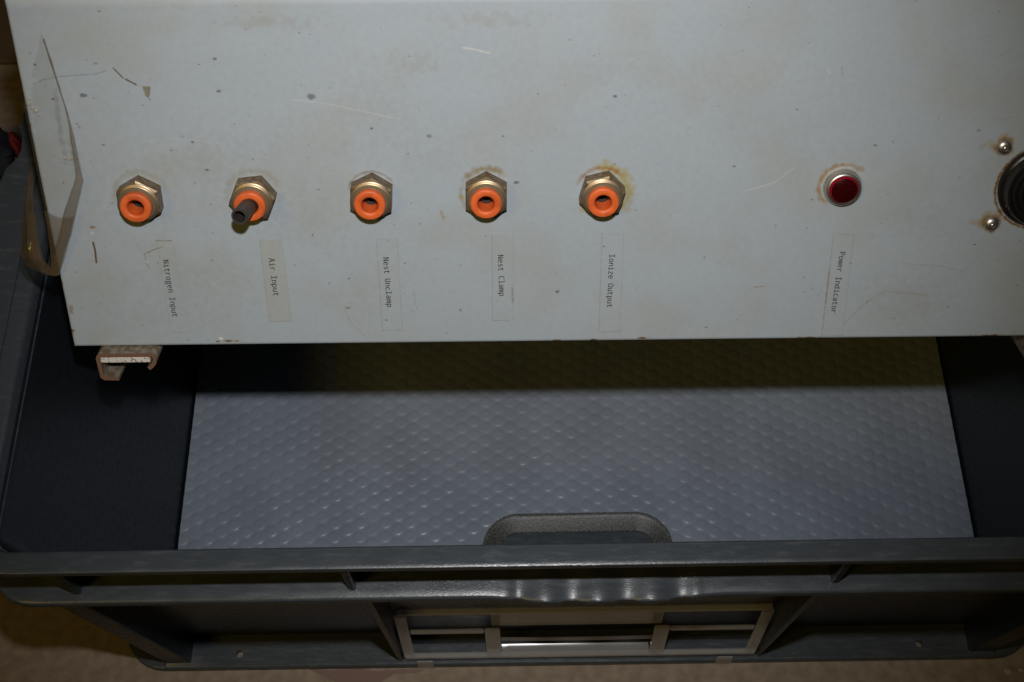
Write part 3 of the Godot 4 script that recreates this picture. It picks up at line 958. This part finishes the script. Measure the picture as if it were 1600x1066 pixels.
	for i in range(0, edge.size()):
		var e: Vector3 = edge[i]
		var wid := lerpf(0.7, 6.0, clampf((i - 3) / 5.0, 0, 1))
		var row := []
		var hh := 0.25 + 0.36 * wid
		for j in 8:
			var a := PI * (1.0 - j / 7.0)
			row.append(Vector3(e.x - wid * 0.5 + wid * 0.5 * cos(a) + 0.35 * sin(i * 2.1 + j), e.y + 0.5 * (7 - j) / 7.0, e.z * (0.55 + 0.45 * j / 7.0) + hh * sin(a)))
		g.append(row)
	t.grid(crumpled(g, 3, 1.5, 4))
	put("folded_margin", t, M["film fold"], tp, 25.0)
	# the part that has let go hangs off the edge
	t = Tris.new()
	var wrap := [[Vector3(-0.4, 101, 0.4), Vector3(-1.6, 99, -2), Vector3(-3.3, 95.5, -9)], [Vector3(-2.2, 90, -0.4), Vector3(-5.4, 90, -3), Vector3(-8.8, 87.5, -10)], [Vector3(-5.0, 74, -1), Vector3(-9.4, 74, -3.4), Vector3(-13.5, 71, -10)],
		[Vector3(-6.6, 60, -1), Vector3(-11.5, 59, -2.4), Vector3(-17, 57, -10)], [Vector3(-5.4, 50, 1), Vector3(-11.6, 50, -1), Vector3(-19.6, 47.6, -9)], [Vector3(-1.0, 44, 2.4), Vector3(-8, 43.0, 0), Vector3(-16.0, 42.0, -7)], [Vector3(1.6, 42.0, 2.4), Vector3(-6, 40.6, -1), Vector3(-12.0, 39.5, -8)]]
	t.grid(crumpled(wrap, 5, 4.5, 5))
	put("hanging_film", t, M["film fold"], tp, 25.0)
	# the strip's second layer, stuck to the back of the first near its fold
	t = Tris.new()
	t.grid(crumpled([[Vector3(-6.0, 72, -4), Vector3(-10.4, 71, -7), Vector3(-14.0, 69, -13)], [Vector3(-7.6, 58, -4), Vector3(-12.0, 57, -6), Vector3(-17.4, 55, -13)], [Vector3(-6.0, 48, -2), Vector3(-12.0, 47.5, -4.4), Vector3(-18.6, 46, -12)], [Vector3(-1.0, 42.5, 0.6), Vector3(-8, 41, -3), Vector3(-14.5, 39.4, -9)]], 5, 2.0, 8))
	put("second_layer", t, M["film fold"], tp, 25.0)
	t = Tris.new()
	t.grid(crumpled([[Vector3(0.6, 76, 1.8), Vector3(8, 73.5, 4.4), Vector3(15.5, 75, 5.6)], [Vector3(0.3, 66, 2.2), Vector3(6, 64, 5.4), Vector3(12.2, 66.5, 5.4)], [Vector3(-0.2, 54, 2.8), Vector3(3.6, 54, 5.0), Vector3(6.4, 54, 4.4)], [Vector3(-1.6, 44, 2.6), Vector3(0.4, 42.8, 4.0), Vector3(2.0, 42.4, 3.0)]], 5, 2.6, 6))
	put("film_crease", t, M["film fold"], tp, 30.0)
	for q in [[2.2, 128, 1.2], [3.6, 126, 1.0], [4.8, 124.6, 1.3], [5.6, 122.6, 0.9], [3.0, 130.2, 0.8], [15.8, 101.2, 1.0], [17.2, 101.6, 0.8], [13.8, 101.6, 0.9], [19.4, 101.4, 0.8], [11.6, 102, 0.6], [8.8, 103.4, 0.7]]:
		t = Tris.new()
		var r: float = q[2]
		t.lathe([Vector2(r, 0.2), Vector2(r * 0.8, 0.2 + r * 0.35), Vector2(r * 0.4, 0.2 + r * 0.55), Vector2(0, 0.2 + r * 0.6)], 10, Vector3(q[0], q[1], 0.4))
		put("air_bubble", t, M["film bubble"], tp, 80.0)

# ---------------------------------------------------------------- floor and odds and ends
func lump(rad: Vector3, sd: int, rough := 0.25) -> Tris:
	var n := FastNoiseLite.new()
	n.seed = sd
	n.frequency = 0.7
	var t := Tris.new()
	var g := []
	for i in 13:
		var row := []
		var a := PI * i / 12.0
		for j in 21:
			var b := -TAU * (j % 20) / 20.0
			var d := Vector3(sin(a) * cos(b), cos(a), sin(a) * sin(b))
			row.append(d * rad * (1.0 + rough * n.get_noise_3dv(d * 2.0)))
		g.append(row)
	t.grid(g)
	return t

func surroundings() -> void:
	var f := MeshInstance3D.new()
	f.name = "floor"
	var p := PlaneMesh.new()
	p.size = Vector2(8, 8)
	f.mesh = p
	f.material_override = M["concrete"]
	add_child(f)
	tag(f, "brownish concrete floor under the crate", "floor", "", "structure")
	# reddish paint mark on the floor by the crate's foot
	var t := Tris.new()
	var pts := [Vector2(-172, -28), Vector2(-158, -27), Vector2(-144, -28.5), Vector2(-128, -26), Vector2(-112, -27), Vector2(-96, -26.5), Vector2(-104, -24.5), Vector2(-118, -24), Vector2(-126, -19), Vector2(-140, -17), Vector2(-152, -18.5), Vector2(-160, -22)]
	var mid := Vector2(-138, -23.5)
	for i in pts.size():
		var a: Vector2 = pts[i]
		var b: Vector2 = pts[(i + 1) % pts.size()]
		t.tri(Vector3(mid.x, 0.3, mid.y), Vector3(b.x, 0.3, b.y), Vector3(a.x, 0.3, a.y))
	var stain := put("red_paint_mark", t, M["red paint"])
	tag(stain, "faded red paint mark on the floor in front of the crate", "paint mark", "", "structure")
	# light paint chips
	for q in [[270.5, -19.7, 2.2, "larger pale chip on the floor before the crate's corner"], [278.9, -20.6, 1.5, "smaller pale chip on the floor beside the larger one"]]:
		var ch := put("paint_chip", lump(Vector3(q[2] * 1.3, q[2] * 0.5, q[2]), int(q[0])), M["chip"])
		ch.position = Vector3(q[0], 0.8, q[1]) * MM
		tag(ch, q[3], "paint chip", "pale chips on the floor")
	# brown sheet added behind the crate as stand-in for a dark floor area
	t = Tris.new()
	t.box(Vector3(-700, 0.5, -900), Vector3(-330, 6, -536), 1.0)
	var bd := put("added_dark_sheet", t, M["added dark sheet"])
	tag(bd, "added dark brown sheet standing in for a dark area of floor behind the crate", "board")
	# dark work glove with a red cuff
	var gl := base("work_glove", Vector3(-0.441, 0.0, -0.434))
	tag(gl, "dark navy work glove with red edging on the floor behind the crate", "glove")
	var b1 := put("glove_body", lump(Vector3(24, 17, 24), 11, 0.5), M["navy cloth"], gl, 70.0)
	b1.position = Vector3(-4, 17, 2) * MM
	var b2 := put("red_cuff", lump(Vector3(5, 12, 12), 12, 0.4), M["red cloth"], gl, 70.0)
	b2.position = Vector3(19, 18, -4) * MM
	b2.rotation.y = 0.5

func _ready() -> void:
	rng.seed = 20
	var cam := Camera3D.new()
	cam.name = "camera"
	cam.keep_aspect = Camera3D.KEEP_HEIGHT
	cam.fov = 28.07
	cam.near = 0.02
	cam.far = 30.0
	cam.transform = Transform3D(Basis(Vector3(0.99985, -0.01338, 0.01112), Vector3(0.01631, 0.49874, -0.86660), Vector3(0.00605, 0.86665, 0.49888)).orthonormalized(), Vector3(-0.03407, 0.8552, 0.22563))
	add_child(cam)
	cam.current = true
	var we := WorldEnvironment.new()
	we.name = "world"
	var e := Environment.new()
	e.background_mode = Environment.BG_COLOR
	e.background_color = lin(0.012, 0.0095, 0.006)
	e.tonemap_mode = Environment.TONE_MAPPER_LINEAR
	e.tonemap_exposure = 1.0
	e.sdfgi_enabled = true
	e.ssao_enabled = true
	e.ssil_enabled = true
	we.environment = e
	add_child(we)
	# the camera's flash, a little above the lens
	var flash := SpotLight3D.new()
	flash.name = "camera_flash"
	flash.light_color = lin(1.0, 0.98, 0.97)
	flash.light_energy = 0.385
	flash.light_size = 0.01
	flash.spot_angle = 30.0
	flash.spot_angle_attenuation = 1.0
	flash.spot_range = 10.0
	flash.shadow_enabled = true
	add_child(flash)
	flash.look_at_from_position(Vector3(-0.0326, 0.9001, 0.1476), Vector3(-0.055, 0.30, -0.165), Vector3.UP)
	# warm room lamp overhead, to one side
	var lamp := OmniLight3D.new()
	lamp.name = "room_lamp"
	lamp.position = Vector3(-1.35, 2.3, 1.35)
	lamp.light_color = lin(1.0, 0.68, 0.13)
	lamp.light_energy = 0.75
	lamp.light_size = 0.28
	lamp.omni_range = 12.0
	lamp.shadow_enabled = true
	add_child(lamp)

	materials()
	surroundings()
	crate()
	board()
	label_holder()
	cabinet()
